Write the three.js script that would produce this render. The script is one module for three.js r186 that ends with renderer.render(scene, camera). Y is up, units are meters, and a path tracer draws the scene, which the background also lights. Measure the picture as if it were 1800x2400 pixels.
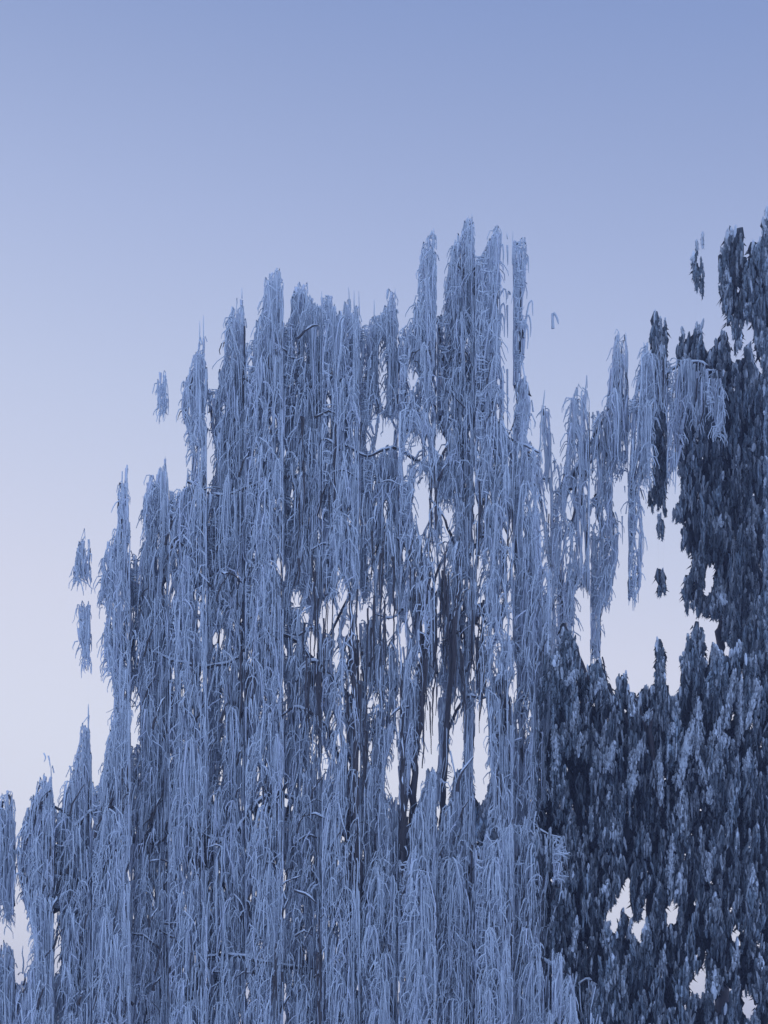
import * as THREE from 'three';

// ---------------------------------------------------------------- camera, sky, light
const scene = new THREE.Scene();
const EYE = 1.6, F = 4000, HORIZON = 2640;            // focal length and horizon in photo pixels (1800 x 2400)
const camera = new THREE.PerspectiveCamera(2 * Math.atan(HORIZON / F) * 180 / Math.PI, 1800 / (2 * HORIZON), 0.1, 3000);
camera.position.set(0, EYE, 0);
camera.setViewOffset(1800, 2 * HORIZON, 0, 0, 1800, 2400);   // a shift lens: the trees stay upright
camera.updateProjectionMatrix();
scene.add(camera);

const renderer = new THREE.WebGLRenderer({ antialias: true });
renderer.setSize(768, 1024);
renderer.toneMapping = THREE.LinearToneMapping;
renderer.toneMappingExposure = 1;
renderer.shadowMap.enabled = true;

// dusk sky: pale lilac over the horizon where the sun went down, bluer higher up; overhead and opposite brightened to light the frost
const lin = (c) => (c <= 0.04045 ? c / 12.92 : ((c + 0.055) / 1.055) ** 2.4);
const smooth = (a, b, x) => { const t = Math.min(1, Math.max(0, (x - a) / (b - a))); return t * t * (3 - 2 * t); };
{
  const stops = [[-90, 200, 204, 226], [0, 236, 233, 243], [5, 240, 240, 248], [12, 229, 232, 245], [16, 219, 222, 239], [22, 194, 204, 231], [27, 171, 185, 221], [31, 151, 168, 209],
    [34, 136, 156, 202], [45, 133, 158, 211], [65, 142, 168, 222], [90, 150, 177, 230]];
  const W = 512, H = 512, data = new Float32Array(W * H * 4);
  const opposite = [212, 236, 280], oppositeHigh = [190, 217, 273];  // unseen sky behind the camera, raised in brightness and blue as fill light
  for (let j = 0; j < H; j++) {
    const el = ((j + 0.5) / H - 0.5) * 180;
    for (let i = 0; i < W; i++) {
      const az = ((i + 0.5) / W - 0.5) * 2 * Math.PI;             // 0 = +x, -pi/2 = -z in the equirect layout
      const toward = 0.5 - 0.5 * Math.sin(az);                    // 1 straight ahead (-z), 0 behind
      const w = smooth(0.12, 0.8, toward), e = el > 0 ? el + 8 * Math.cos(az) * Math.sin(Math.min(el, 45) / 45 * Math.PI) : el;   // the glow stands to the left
      let s = 0;
      while (s < stops.length - 2 && e > stops[s + 1][0]) s++;
      const f = Math.min(1, Math.max(0, (e - stops[s][0]) / (stops[s + 1][0] - stops[s][0])));
      for (let c = 0; c < 3; c++) {
        const ahead = lin((stops[s][c + 1] * (1 - f) + stops[s + 1][c + 1] * f) / 255);
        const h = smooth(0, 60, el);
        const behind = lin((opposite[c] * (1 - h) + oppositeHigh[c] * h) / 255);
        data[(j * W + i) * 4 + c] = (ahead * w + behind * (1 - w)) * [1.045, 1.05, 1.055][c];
      }
      data[(j * W + i) * 4 + 3] = 1;
    }
  }
  const t = new THREE.DataTexture(data, W, H, THREE.RGBAFormat, THREE.FloatType);
  t.mapping = THREE.EquirectangularReflectionMapping;
  t.magFilter = t.minFilter = THREE.LinearFilter;
  t.wrapS = THREE.RepeatWrapping;
  t.needsUpdate = true;
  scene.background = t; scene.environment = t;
}
const sun = new THREE.DirectionalLight(0xffe6cf, 0.12);           // the last of a sun that stands behind the trees
sun.position.set(-12, 5, -60); sun.target.position.set(0, 8, -38);
sun.castShadow = true; sun.shadow.radius = 40;
Object.assign(sun.shadow.camera, { left: -30, right: 30, top: 35, bottom: -10, near: 0.1, far: 120 });
scene.add(sun, sun.target);

scene.fog = new THREE.FogExp2(0xc6d3fb, 0.0025);                  // frosty air

// ---------------------------------------------------------------- helpers
let seed = 7;
const rnd = () => { seed = (seed + 0x6D2B79F5) | 0; let t = Math.imul(seed ^ (seed >>> 15), 1 | seed); t = (t + Math.imul(t ^ (t >>> 7), 61 | t)) ^ t; return ((t ^ (t >>> 14)) >>> 0) / 4294967296; };
const R = (a, b) => a + (b - a) * rnd();
const pick = (a) => a[Math.floor(rnd() * a.length)];
const at = (px, py, d) => [(px - 900) / F * d, EYE + (HORIZON - py) / F * d, -d];

// collects tubes and lumps, becomes one named mesh
class MB {
  constructor() { this.p = []; this.n = []; this.c = []; this.i = []; }
  tube(pts, rad, sides, col, lump = 0) {                         // pts: [x, y, z], rad(t)
    const k0 = this.p.length / 3, m = pts.length;
    let ph = rnd() * 6.28;
    for (let a = 0; a < m; a++) {
      const q0 = pts[Math.max(0, a - 1)], q1 = pts[Math.min(m - 1, a + 1)], q = pts[a];
      let tx = q1[0] - q0[0], ty = q1[1] - q0[1], tz = q1[2] - q0[2];
      const L = Math.hypot(tx, ty, tz) || 1; tx /= L; ty /= L; tz /= L;
      // side = t x axis, with axis z unless t is along z
      let sx, sy, sz;
      if (Math.abs(tz) < 0.8) { sx = ty; sy = -tx; sz = 0; } else { sx = 0; sy = tz; sz = -ty; }
      const l = Math.hypot(sx, sy, sz) || 1; sx /= l; sy /= l; sz /= l;
      const ux = ty * sz - tz * sy, uy = tz * sx - tx * sz, uz = tx * sy - ty * sx;
      const r0 = rad(a / (m - 1));
      for (let s = 0; s < sides; s++) {
        const th = ph + s / sides * 6.2832, cs = Math.cos(th), sn = Math.sin(th), r = r0 * (1 + lump * (rnd() - 0.5) * 2);
        const nx = sx * cs + ux * sn, ny = sy * cs + uy * sn, nz = sz * cs + uz * sn;
        this.p.push(q[0] + nx * r, q[1] + ny * r, q[2] + nz * r); this.n.push(nx, ny, nz); this.c.push(col[0], col[1], col[2]);
      }
      if (a) for (let s = 0; s < sides; s++) {
        const A = k0 + (a - 1) * sides + s, B = k0 + (a - 1) * sides + (s + 1) % sides;
        this.i.push(A, B, A + sides, B, B + sides, A + sides);
      }
    }
    for (const [row, flip] of [[0, true], [m - 1, false]]) {     // closed ends
      const b = k0 + row * sides;
      for (let s = 1; s < sides - 1; s++) flip ? this.i.push(b, b + s + 1, b + s) : this.i.push(b, b + s, b + s + 1);
    }
  }
  add(shape, mat, col) {                                          // a copy of a {p, n, i} shape under a Matrix4
    const k0 = this.p.length / 3, v = new THREE.Vector3(), N = new THREE.Matrix3().getNormalMatrix(mat);
    for (let a = 0; a < shape.p.length; a += 3) {
      v.set(shape.p[a], shape.p[a + 1], shape.p[a + 2]).applyMatrix4(mat); this.p.push(v.x, v.y, v.z);
      v.set(shape.n[a], shape.n[a + 1], shape.n[a + 2]).applyMatrix3(N).normalize(); this.n.push(v.x, v.y, v.z);
      const k = shape.k ? shape.k[a / 3] : 1;
      this.c.push(col[0] * k, col[1] * k, col[2] * k);
    }
    for (const q of shape.i) this.i.push(q + k0);
  }
  get empty() { return this.i.length === 0; }
  build(name, material, parent) {
    const g = new THREE.BufferGeometry();
    g.setAttribute('position', new THREE.Float32BufferAttribute(this.p, 3));
    g.setAttribute('normal', new THREE.Float32BufferAttribute(this.n, 3));
    g.setAttribute('color', new THREE.Float32BufferAttribute(this.c, 3));
    g.setIndex(this.i);
    // keep the mesh's own origin at its thing's base
    if (parent.position) g.translate(-parent.position.x, -parent.position.y, -parent.position.z);
    const m = new THREE.Mesh(g, material);
    m.name = name; m.castShadow = m.receiveShadow = true;
    parent.add(m);
    return m;
  }
}
function thing(name, label, category, group, px, d) {
  const o = new THREE.Group(); o.name = name;
  o.position.set((px - 900) / F * d, 0, -d);
  o.userData = { label, category }; if (group) o.userData.group = group;
  scene.add(o);
  return o;
}
const mat = (rough, extra = {}) => new THREE.MeshStandardMaterial({ color: 0xffffff, vertexColors: true, roughness: rough, metalness: 0, ...extra });
const M = { rime: mat(0.85), snow: mat(0.8), bark: mat(0.9), needle: mat(0.9) };
// own colours of the things
const rime = () => { const k = R(0.72, 0.92); return [0.77 * k, 0.85 * k, 0.95 * k]; };
const rimePale = () => { const k = R(0.74, 0.98); return [0.76 * k, 0.82 * k, 0.95 * k]; };   // raised above plain rime to brighten the shaded gaps between twigs
const barkCol = () => { const k = R(0.7, 1.3); return [0.06 * k, 0.052 * k, 0.055 * k]; };
const snowCol = () => { const k = R(0.92, 1.04); return [0.77 * k, 0.84 * k, 0.93 * k]; };

// the drapes hang in upright panels about 0.9 m wide, one beside the other
const PITCH = 89.8, B0 = 36;
const panelOf = (x) => Math.floor((x - B0) / PITCH);
const panelX = (k) => B0 + PITCH * k;

// where a crown is: outlines minus gaps, on a grid of 2-pixel cells; 0 open, 1 thin, 2 full
const GX0 = -200, GY0 = 450, GW = 1120, GH = 1060;
function inPoly(poly, x, y) {
  let c = false;
  for (let i = 0, j = poly.length - 2; i < poly.length; j = i, i += 2) {
    const xi = poly[i], yi = poly[i + 1], xj = poly[j], yj = poly[j + 1];
    if ((yi > y) !== (yj > y) && x < (xj - xi) * (y - yi) / (yj - yi) + xi) c = !c;
  }
  return c;
}
function paint(grid, poly, v) {
  let x0 = 1e9, x1 = -1e9, y0 = 1e9, y1 = -1e9;
  for (let i = 0; i < poly.length; i += 2) { x0 = Math.min(x0, poly[i]); x1 = Math.max(x1, poly[i]); y0 = Math.min(y0, poly[i + 1]); y1 = Math.max(y1, poly[i + 1]); }
  for (let j = Math.max(0, Math.floor((y0 - GY0) / 2)); j <= Math.min(GH - 1, Math.ceil((y1 - GY0) / 2)); j++)
    for (let i = Math.max(0, Math.floor((x0 - GX0) / 2)); i <= Math.min(GW - 1, Math.ceil((x1 - GX0) / 2)); i++)
      if (inPoly(poly, GX0 + i * 2 + 1, GY0 + j * 2 + 1)) { const a = grid[j * GW + i]; if (v !== 1 || a) grid[j * GW + i] = v; }
}
const box = (x0, y0, x1, y1) => [x0, y0, x1, y0, x1, y1, x0, y1];
const lens = (x0, y0, x1, y1) => [x0 * .6 + x1 * .4, y0, x0 * .25 + x1 * .75, y0 + (y1 - y0) * .2, x1, y0 + (y1 - y0) * .55, x0 * .5 + x1 * .5, y1, x0, y0 + (y1 - y0) * .6, x0 * .85 + x1 * .15, y0 + (y1 - y0) * .25];

// the openings to the sky, seen through every tree
const GAPS = [
  // between the hanging branches left and centre
  box(127, 2125, 144, 2275), box(306, 1433, 322, 1449), box(306, 1624, 330, 1744), [38, 2085, 58, 2108, 78, 2185, 84, 2240, 66, 2272, 38, 2280],
  [487, 1016, 500, 1016, 508, 1058, 508, 1096, 494, 1132, 487, 1140], lens(579, 836, 593, 866), box(807, 900, 814, 944),
  [888, 800, 903, 790, 906, 850, 905, 940, 890, 930], [889, 984, 933, 986, 922, 1008, 905, 1040, 889, 1052],
  [953, 846, 972, 852, 970, 900, 956, 922], [951, 1015, 987, 1022, 985, 1075, 958, 1088], [1026, 1012, 1046, 1022, 1046, 1072, 1028, 1066],
  [976, 1124, 1004, 1120, 1003, 1200, 985, 1254, 976, 1200], [1036, 1180, 1066, 1170, 1064, 1240, 1042, 1282], [1004, 1140, 1020, 1150, 1016, 1195, 1006, 1190],
  [706, 1440, 730, 1382, 732, 1400, 722, 1442, 707, 1476], lens(716, 1478, 742, 1532), [756, 1412, 788, 1408, 782, 1450, 770, 1486, 757, 1470], lens(778, 1508, 800, 1566),
  lens(731, 1298, 741, 1350), lens(790, 1328, 800, 1384), lens(461, 1412, 472, 1470), lens(520, 1434, 532, 1510), [577, 1530, 594, 1515, 592, 1550, 578, 1551],
  [938, 1466, 952, 1464, 955, 1498, 940, 1500], lens(982, 1290, 992, 1340), lens(1044, 1300, 1054, 1350), lens(1032, 1430, 1042, 1478), lens(1118, 1290, 1128, 1316),
  lens(1205, 1488, 1222, 1505), lens(1210, 1660, 1219, 1716), lens(1078, 1500, 1084, 1550), lens(1152, 1462, 1161, 1484), lens(1137, 1496, 1143, 1530),
  [990, 1640, 1004, 1612, 1014, 1600, 1022, 1640, 1022, 1798, 1000, 1796, 990, 1850, 965, 1928, 957, 1900, 975, 1820, 984, 1760],
  [1052, 1690, 1066, 1632, 1078, 1636, 1082, 1700, 1081, 1806, 1068, 1812, 1054, 1868, 1028, 1944, 1027, 1885, 1040, 1870, 1050, 1800],
  [1114, 1650, 1136, 1655, 1143, 1700, 1142, 1800, 1138, 1868, 1120, 1880, 1113, 1850],
  [906, 1790, 920, 1745, 932, 1752, 932, 1868, 918, 1850, 904, 1876], [962, 1800, 972, 1770, 984, 1790, 972, 1850, 962, 1896],
  // right birch
  [1182, 520, 1199, 520, 1199, 1010, 1183, 985, 1184, 860, 1176, 850, 1176, 790, 1182, 680],
  [1257, 1140, 1272, 1130, 1291, 1134, 1290, 1190, 1272, 1200, 1260, 1170], [1268, 1000, 1277, 1060, 1278, 1110, 1268, 1100], [1338, 1030, 1346, 1022, 1347, 1130, 1338, 1120], [1322, 1170, 1330, 1158, 1344, 1158, 1346, 1225, 1330, 1215],
  [1294, 1080, 1306, 1092, 1312, 1120, 1297, 1150], [1390, 1074, 1402, 1070, 1402, 1130, 1388, 1140], [1387, 1182, 1398, 1190, 1398, 1232, 1387, 1226], lens(1269, 1208, 1276, 1290), lens(1329, 1240, 1336, 1330),
  [1434, 1098, 1472, 1085, 1472, 1500, 1440, 1500, 1436, 1380, 1450, 1300, 1449, 1240, 1436, 1190],
  [1345, 1410, 1365, 1400, 1382, 1408, 1382, 1560, 1374, 1550, 1352, 1480], [1412, 1428, 1470, 1410, 1470, 1570, 1452, 1570, 1440, 1630, 1420, 1560],
  [1475, 1418, 1532, 1410, 1532, 1600, 1510, 1600, 1497, 1640, 1476, 1610],
  // conifers
  [1652, 1242, 1664, 1250, 1664, 1270, 1652, 1276], [1652, 1330, 1676, 1318, 1680, 1345, 1672, 1380, 1652, 1398], lens(1626, 1344, 1636, 1388), lens(1684, 1372, 1690, 1400), [1656, 1446, 1690, 1462, 1690, 1490, 1674, 1508, 1664, 1560, 1652, 1545],
  [1424, 2150, 1452, 2110, 1462, 2062, 1470, 2070, 1471, 2190, 1462, 2120, 1441, 2198, 1437, 2160], [1476, 2172, 1500, 2160, 1512, 2100, 1529, 2088, 1521, 2140, 1506, 2180, 1499, 2227, 1492, 2190],
  [1564, 2118, 1590, 2118, 1582, 2176, 1566, 2168], [1618, 2345, 1622, 2290, 1640, 2276, 1651, 2290, 1650, 2332, 1632, 2330], [1674, 2372, 1684, 2330, 1698, 2304, 1710, 2306, 1706, 2340, 1684, 2376],
  [1744, 2345, 1768, 2338, 1770, 2360, 1760, 2392, 1746, 2390], [1712, 2205, 1722, 2176, 1738, 2186, 1736, 2200], lens(1772, 2210, 1786, 2242), lens(1476, 1890, 1492, 1902), lens(1376, 2108, 1381, 2126), lens(1448, 1626, 1458, 1642), lens(1655, 1704, 1668, 1726),
  lens(1250, 1812, 1257, 1836), lens(1540, 1640, 1546, 1660), lens(1337, 1650, 1343, 1676),
];
// places where single strands hang before the sky
const THIN = [box(1254, 1560, 1292, 2260), box(806, 978, 843, 1046), box(716, 1475, 752, 1545), box(819, 1312, 843, 1475), box(462, 1408, 482, 1497), box(950, 1380, 1000, 1470), box(1280, 905, 1292, 1110), box(1265, 1200, 1293, 1330),
  box(1355, 1130, 1384, 1300), box(990, 1590, 1023, 1680), box(436, 1052, 486, 1140), box(1022, 1250, 1052, 1340), box(870, 1290, 930, 1400), box(1168, 675, 1200, 790), box(560, 1780, 576, 1920), box(600, 1800, 630, 1900), box(700, 2080, 750, 2180), box(440, 1760, 450, 1850), box(1185, 1100, 1202, 1300), box(260, 1450, 280, 1500), box(330, 1310, 350, 1380)];
// places where the drapes part and bare bark shows
const BARE = [[812, 1380, 845, 2120], [988, 1370, 1023, 1560], [1048, 1380, 1092, 1500], [936, 1760, 962, 2000], [880, 1180, 934, 1260], [690, 1130, 720, 1200], [300, 1870, 360, 1960], [430, 1930, 520, 2010], [440, 2220, 510, 2300], [560, 1450, 580, 1560], [540, 1560, 560, 1680], [610, 1460, 640, 1560], [720, 1540, 752, 1600],
  [785, 1570, 812, 1640], [600, 1790, 640, 1900], [666, 1640, 690, 1680], [150, 1980, 215, 2020], [270, 2300, 310, 2350], [340, 2320, 360, 2360], [1115, 1400, 1140, 1500], [1114, 1170, 1142, 1250], [980, 2000, 1000, 2060], [1160, 1560, 1203, 1700], [700, 2200, 752, 2260], [370, 2170, 394, 2240]];
const bare = (x, y) => BARE.some(([x0, y0, x1, y1]) => x > x0 && x < x1 && y > y0 && y < y1);
const SLITS = [];
for (const [x0, y0, x1, y1, n, w, h] of [[430, 740, 1230, 1100, 130, 7, 42], [300, 1100, 900, 1360, 60, 6, 32], [690, 1340, 940, 1760, 120, 9, 50], [860, 1080, 1200, 1640, 170, 9, 55], [400, 1360, 690, 1700, 60, 7, 40], [300, 1700, 860, 2100, 90, 6, 34],
  [500, 2100, 860, 2380, 50, 5, 36], [240, 1280, 330, 1640, 30, 6, 30], [50, 1860, 310, 2080, 26, 5, 22], [1200, 900, 1530, 1400, 60, 7, 44], [1100, 1500, 1260, 1950, 50, 6, 40], [400, 1700, 560, 2300, 50, 4, 24], [860, 1900, 1280, 2380, 24, 5, 26]])
  for (let q = 0; q < n; q++) { if (rnd() < 0.3) continue; const x = R(x0, x1), y = R(y0, y1), a = (w + 5) * R(0.5, 1.4), b = (h + 8) * R(0.35, 1.3); SLITS.push(lens(x - a * 0.5, y, x + a * 0.5, y + b)); if (rnd() < 0.5) SLITS.push(lens(x + a * 0.7, y + b * R(-0.3, 0.6), x + a * R(1.1, 1.6), y + b * R(0.8, 1.3))); }
const grow = (p, k) => { let cx = 0, cy = 0; for (let i = 0; i < p.length; i += 2) { cx += p[i] * 2 / p.length; cy += p[i + 1] * 2 / p.length; } return p.map((v, i) => (i % 2 ? cy + (v - cy) * (1 + (k - 1) * 0.4) : cx + (v - cx) * k)); };
const OPEN = GAPS.map((p) => (p[1] > 1790 && p[0] > 1240 ? grow(p, 1.4) : p[0] > 690 && p[0] < 1240 && p[1] > 780 ? grow(p, 1.28) : p));
function crownGrid(polys, d, extra = []) {
  const g = new Uint8Array(GW * GH);
  for (const p of polys) paint(g, p, 2);
  for (const p of THIN) paint(g, p, 1);
  for (const p of [...OPEN, ...extra]) paint(g, p, 0);
  return (x, y) => { const i = Math.floor((x - GX0) / 2), j = Math.floor((y - GY0) / 2); return i < 0 || j < 0 || i >= GW || j >= GH ? 0 : g[j * GW + i]; };
}

// ---------------------------------------------------------------- the ground: one sheet of snow out to the horizon
{
  const g = new THREE.PlaneGeometry(1600, 1600, 120, 120); g.rotateX(-Math.PI / 2);
  const p = g.attributes.position, c = [];
  for (let i = 0; i < p.count; i++) {
    const x = p.getX(i), z = p.getZ(i);
    p.setY(i, -0.15 + 0.1 * Math.sin(x * 0.05) * Math.cos(z * 0.043) + 0.05 * Math.sin(x * 0.021 + z * 0.037));
    c.push(0.72, 0.76, 0.82);
  }
  g.setAttribute('color', new THREE.Float32BufferAttribute(c, 3)); g.computeVertexNormals();
  const m = new THREE.Mesh(g, M.snow); m.name = 'ground'; m.userData = { kind: 'structure', label: 'snow covered ground under the frosted trees' }; m.receiveShadow = true; scene.add(m);
}

// ---------------------------------------------------------------- weeping birches
// one hanging twig: walks down from (x, y), bends away from gaps, ends a little past the crown
function strandPath(inside, x, y, len, dx, d, over, sway = 1) {
  const k = panelOf(x), lo = panelX(k) + 1.5, hi = panelX(k) + PITCH - 1.5, pts = [];
  const n = Math.max(4, Math.round(len / 26)), step = len / n;
  let xx = x, yy = y, left = over, w = R(-1, 1);
  pts.push([xx, yy, d]);
  for (let a = 1; a <= n; a++) {
    const t = a / n;
    w = w * 0.5 + R(-1, 1) * 1.5 * sway;
    let nx = xx + dx * (step / len) * 2.2 * (1 - t) ** 1.3 + w * 1.1, ny = yy + step;
    nx = Math.min(hi, Math.max(lo, nx));
    if (!inside(nx, ny)) {
      const alt = [5, -5, 10, -10].find((o) => nx + o > lo && nx + o < hi && rnd() < 0.7 && inside(nx + o, ny));
      if (alt !== undefined) nx += alt * 0.8;
      else {
        left -= step;
        if (left < 0) { if (a > 1) { pts.push([nx, yy + step * Math.max(0.1, 1 + left / step), d]); } break; }
      }
    }
    xx = nx; yy = ny;
    pts.push([xx, yy, d]);
  }
  return pts;
}
const toWorld = (pts, bulge = 0) => pts.map(([x, y, d], i) => at(x, y, d - bulge * Math.sin(Math.PI * i / Math.max(1, pts.length - 1))));
function strand(mb, pts, r0, r1, col, d, bulge = 0.1, sides = 4, lump = 0.22) {
  if (pts.length < 3) return;
  const s = d / F;
  mb.tube(toWorld(pts, bulge), (t) => s * (r0 + (r1 - r0) * Math.min(1, t * 1.15)) * (t > 0.97 ? 0.5 : 1), sides, col, lump);
}
// side twigs that fork off and droop, crusted with rime
function twiglets(mb, pts, n, d, col) {
  for (let q = 0; q < n; q++) {
    const a = 1 + Math.floor(rnd() * (pts.length - 1)); if (!pts[a]) continue;
    const [x, y] = pts[a], sgn = rnd() < 0.6 ? -1 : 1, L = R(10, 34), out = R(0.15, 0.75), k = panelOf(x);
    const clampX = (v) => Math.min(panelX(k) + PITCH - 1, Math.max(panelX(k) + 1, v));
    mb.tube([[x, y, d], [clampX(x + sgn * L * out * 0.6), y + L * R(-0.05, 0.3), d - 0.03], [clampX(x + sgn * L * out), y + L * R(0.5, 0.8), d - 0.05], [clampX(x + sgn * L * (out + R(-0.1, 0.15))), y + L, d - 0.05]].map((p) => at(...p)), (t) => d / F * (1.7 - t * 0.9), 3, col, 0.35);
  }
}
// a bough's drape: twigs arch out of a snowy top, thick with rime, and hang down
function spray(inside, parent, ax, ay, w, len, n, d, frost = rime, thick = 1) {
  const mb = new MB(), k = panelOf(ax), lo = panelX(k) + 2, hi = panelX(k) + PITCH - 2;
  const skew = R(-0.5, 0.6);
  for (let tries = 0; tries < 5 && !inside(ax, ay); tries++) ay += 14;
  if (!inside(ax, ay)) return;
  for (let s = 0; s < n; s++) {
    const f = Math.max(-1, R(-1.25, 0.85) + skew), reach = f * w * R(0.3, 1), drop = Math.abs(reach) * R(0.3, 2.2) + R(2, 60) * rnd();
    let sx = Math.min(hi, Math.max(lo, ax + reach)), sy = ay + drop;
    if (!inside(sx, sy)) continue;
    if (inside(sx, sy) === 1 && rnd() < 0.62) continue;
    if (bare(sx, sy) && rnd() < 0.5) continue;
    const L = len * R(0.25, 1.1), dd = d + R(-0.4, 0.35), col = rnd() < 0.15 ? rimePale() : frost(), rr = R(1.2, 2.5) * thick * (rnd() < 0.2 ? 1.35 : 1);
    const pts = strandPath(inside, sx, sy, L, reach * R(0.1, 0.5), dd, rnd() < 0.3 ? R(10, 40) : R(0, 10), 1.4);
    if (pts.length < 3) continue;
    if (rnd() < 0.5) pts.unshift([ax + reach * R(0.1, 0.4) + R(-3, 3), ay + R(-6, 8), dd + 0.05], [ax + reach * R(0.55, 0.8), ay + drop * R(0, 0.5), dd - 0.05]);
    strand(mb, pts, rr, R(0.7, 1.3) * thick, col, dd, R(0.02, 0.2), 3, 0.35);
    if (rnd() < 0.75) twiglets(mb, pts, Math.round(R(1, 5)), dd, col);
  }
  if (mb.i.length > 600) return mb.build('hanging_spray', M.rime, parent);
}
// a bough: dark bark below, a load of snow along its upper side
function bough(parent, line, r, d, snow = 0.9, name = 'limb', hang = name === 'limb' && snow > 0.5 ? 1 : 0) {
  // hanging twigs along it come with the drapes
  const pts = [];
  let jx = 0, jy = 0;
  const c = new THREE.CatmullRomCurve3(line.map(([x, y, z]) => new THREE.Vector3(x, y, z ?? 0)));
  const n = Math.max(6, Math.round(c.getLength() / 16));
  for (let a = 0; a <= n; a++) { const v = c.getPoint(a / n); pts.push([v.x + jx, v.y + jy, d + v.z * (name === 'trunk' ? 1 : 0.75)]); const jag = name === 'trunk' ? 0.22 : 0.55; jx = jx * 0.5 + R(-1, 1) * r * jag; jy = jy * 0.5 + R(-1, 1) * r * jag; }
  const mb = new MB(), s = d / F;
  mb.tube(pts.map((p) => at(...p)), (t) => s * r * (name === 'trunk' ? Math.max(0.06, 1 - t * 1.02) : 1 - 0.6 * t), 7, barkCol(), 0.12);
  const limb = mb.build(name, M.bark, parent);
  if (hang) {                                                     // rimed twigs that hang from it
    const hb = new MB();
    for (let a = 0; a <= n; a++) for (let q = 0; q < hang; q++) if (rnd() < 0.7) {
      const [x, y, z] = pts[a], L = R(12, 34) * (rnd() < 0.3 ? R(2, 4) : 1), sl = R(-0.25, 0.2), x0 = x + R(-7, 7);
      strand(hb, [[x0, y + R(-2, 3), z - 0.05], [x0 + sl * L * 0.5 + R(-2, 2), y + L * 0.4, z - 0.08], [x0 + sl * L * 0.8, y + L * 0.8, z - 0.06], [x0 + sl * L + R(-2, 2), y + L, z - 0.05]], R(1.6, 2.8), R(0.8, 1.4), rime(), z, 0.02, 4, 0.3);
    }
    const t = new THREE.Group(); t.position.copy(parent.position);
    if (!hb.empty) { const m = hb.build('hanging_twigs', M.rime, t); m.userData.kind = 'stuff'; t.remove(m); limb.add(m); }
  }
  if (snow > 0) {
    const sb = new MB();
    const steep = (a) => { const p = pts[Math.max(0, a - 1)], q = pts[Math.min(n, a + 1)]; return Math.abs(q[0] - p[0]) / (Math.hypot(q[0] - p[0], q[1] - p[1]) || 1); };
    const up = pts.map((p, a) => [p[0] + R(-1, 1), p[1] - r * (0.35 + 0.5 * steep(a)), p[2] - s * r * 0.3]);
    const lim = pts.map((_, a) => 0.55 + 0.45 * steep(a));
    for (let a = 0; a < n;) {                                       // loads of snow with bare stretches between
      const b = Math.min(n, a + 2 + Math.floor(rnd() * 5)), run = up.slice(a, b + 1), fat = R(0.6, 1.2), a0 = a;
      if (run.length > 2) sb.tube(run.map((p) => at(p[0] + R(-1, 1), p[1] + R(-1.2, 1.2), p[2])), (t) => s * r * snow * fat * lim[Math.min(n, a0 + Math.round(t * (b - a0)))] * (1 - 0.4 * a0 / n) * (t === 0 || t === 1 ? 0.3 : R(0.6, 1.2)), 6, snowCol(), 0.3);
      a = b + (rnd() < 0.45 ? Math.floor(R(1, 4)) : 0);
    }
    if (sb.empty) return limb;
    const g = sb; const o = new THREE.Group(); o.position.copy(parent.position);
    const m = g.build('snow_load', M.snow, o); m.userData.kind = 'stuff'; o.remove(m); limb.add(m);
  }
  return limb;
}
// short bent twigs loaded with snow, close above one another: the ribbed left edge of a panel
function ribs(inside, parent, k, y0, y1, w, d, frost = rime) {
  const mb = new MB(), b = panelX(k);
  let ww = w;
  for (let y = y0; y < y1; y += R(2.5, 6)) {
    ww += R(-2, 2); ww = Math.min(w * 1.25, Math.max(w * 0.7, ww));
    if (!inside(b + 5, y) || !inside(b + ww * 0.6, y)) continue;
    if (inside(b + 8, y) === 1 && rnd() < 0.5) continue;
    if (rnd() < 0.12) { y += R(4, 22); continue; }
    const sag = R(-5, 5), L = ww * R(0.35, 1.1), x0 = b + (rnd() < 0.6 ? R(1, 4) : R(4, ww * 0.5)), col = frost(), dd = d + R(-0.35, 0.35), r = R(1.3, 2.8);
    const f1 = R(2, 4.5), sl = R(-5, 7), pts = [0, 0.2, 0.4, 0.6, 0.8, 1].map((t) => [x0 + L * t, y + sl * t + sag * Math.sin(t * f1) + R(-1.4, 1.4), dd - 0.12 * Math.sin(t * 3)]);
    mb.tube(pts.map((p) => at(...p)), (t) => d / F * r * (1 - 0.5 * t), 3, col, 0.25);
    if (rnd() < 0.3) { const q = pts[3]; strand(mb, [[q[0], q[1], dd], [q[0] + R(-1, 2), q[1] + 14, dd], [q[0] + R(-2, 2), q[1] + R(22, 50), dd]], 1.8, 1, col, dd, 0.02); }
  }
  if (!mb.empty) mb.build('ribbed_twigs', M.rime, parent).userData.kind = 'stuff';
}
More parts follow.
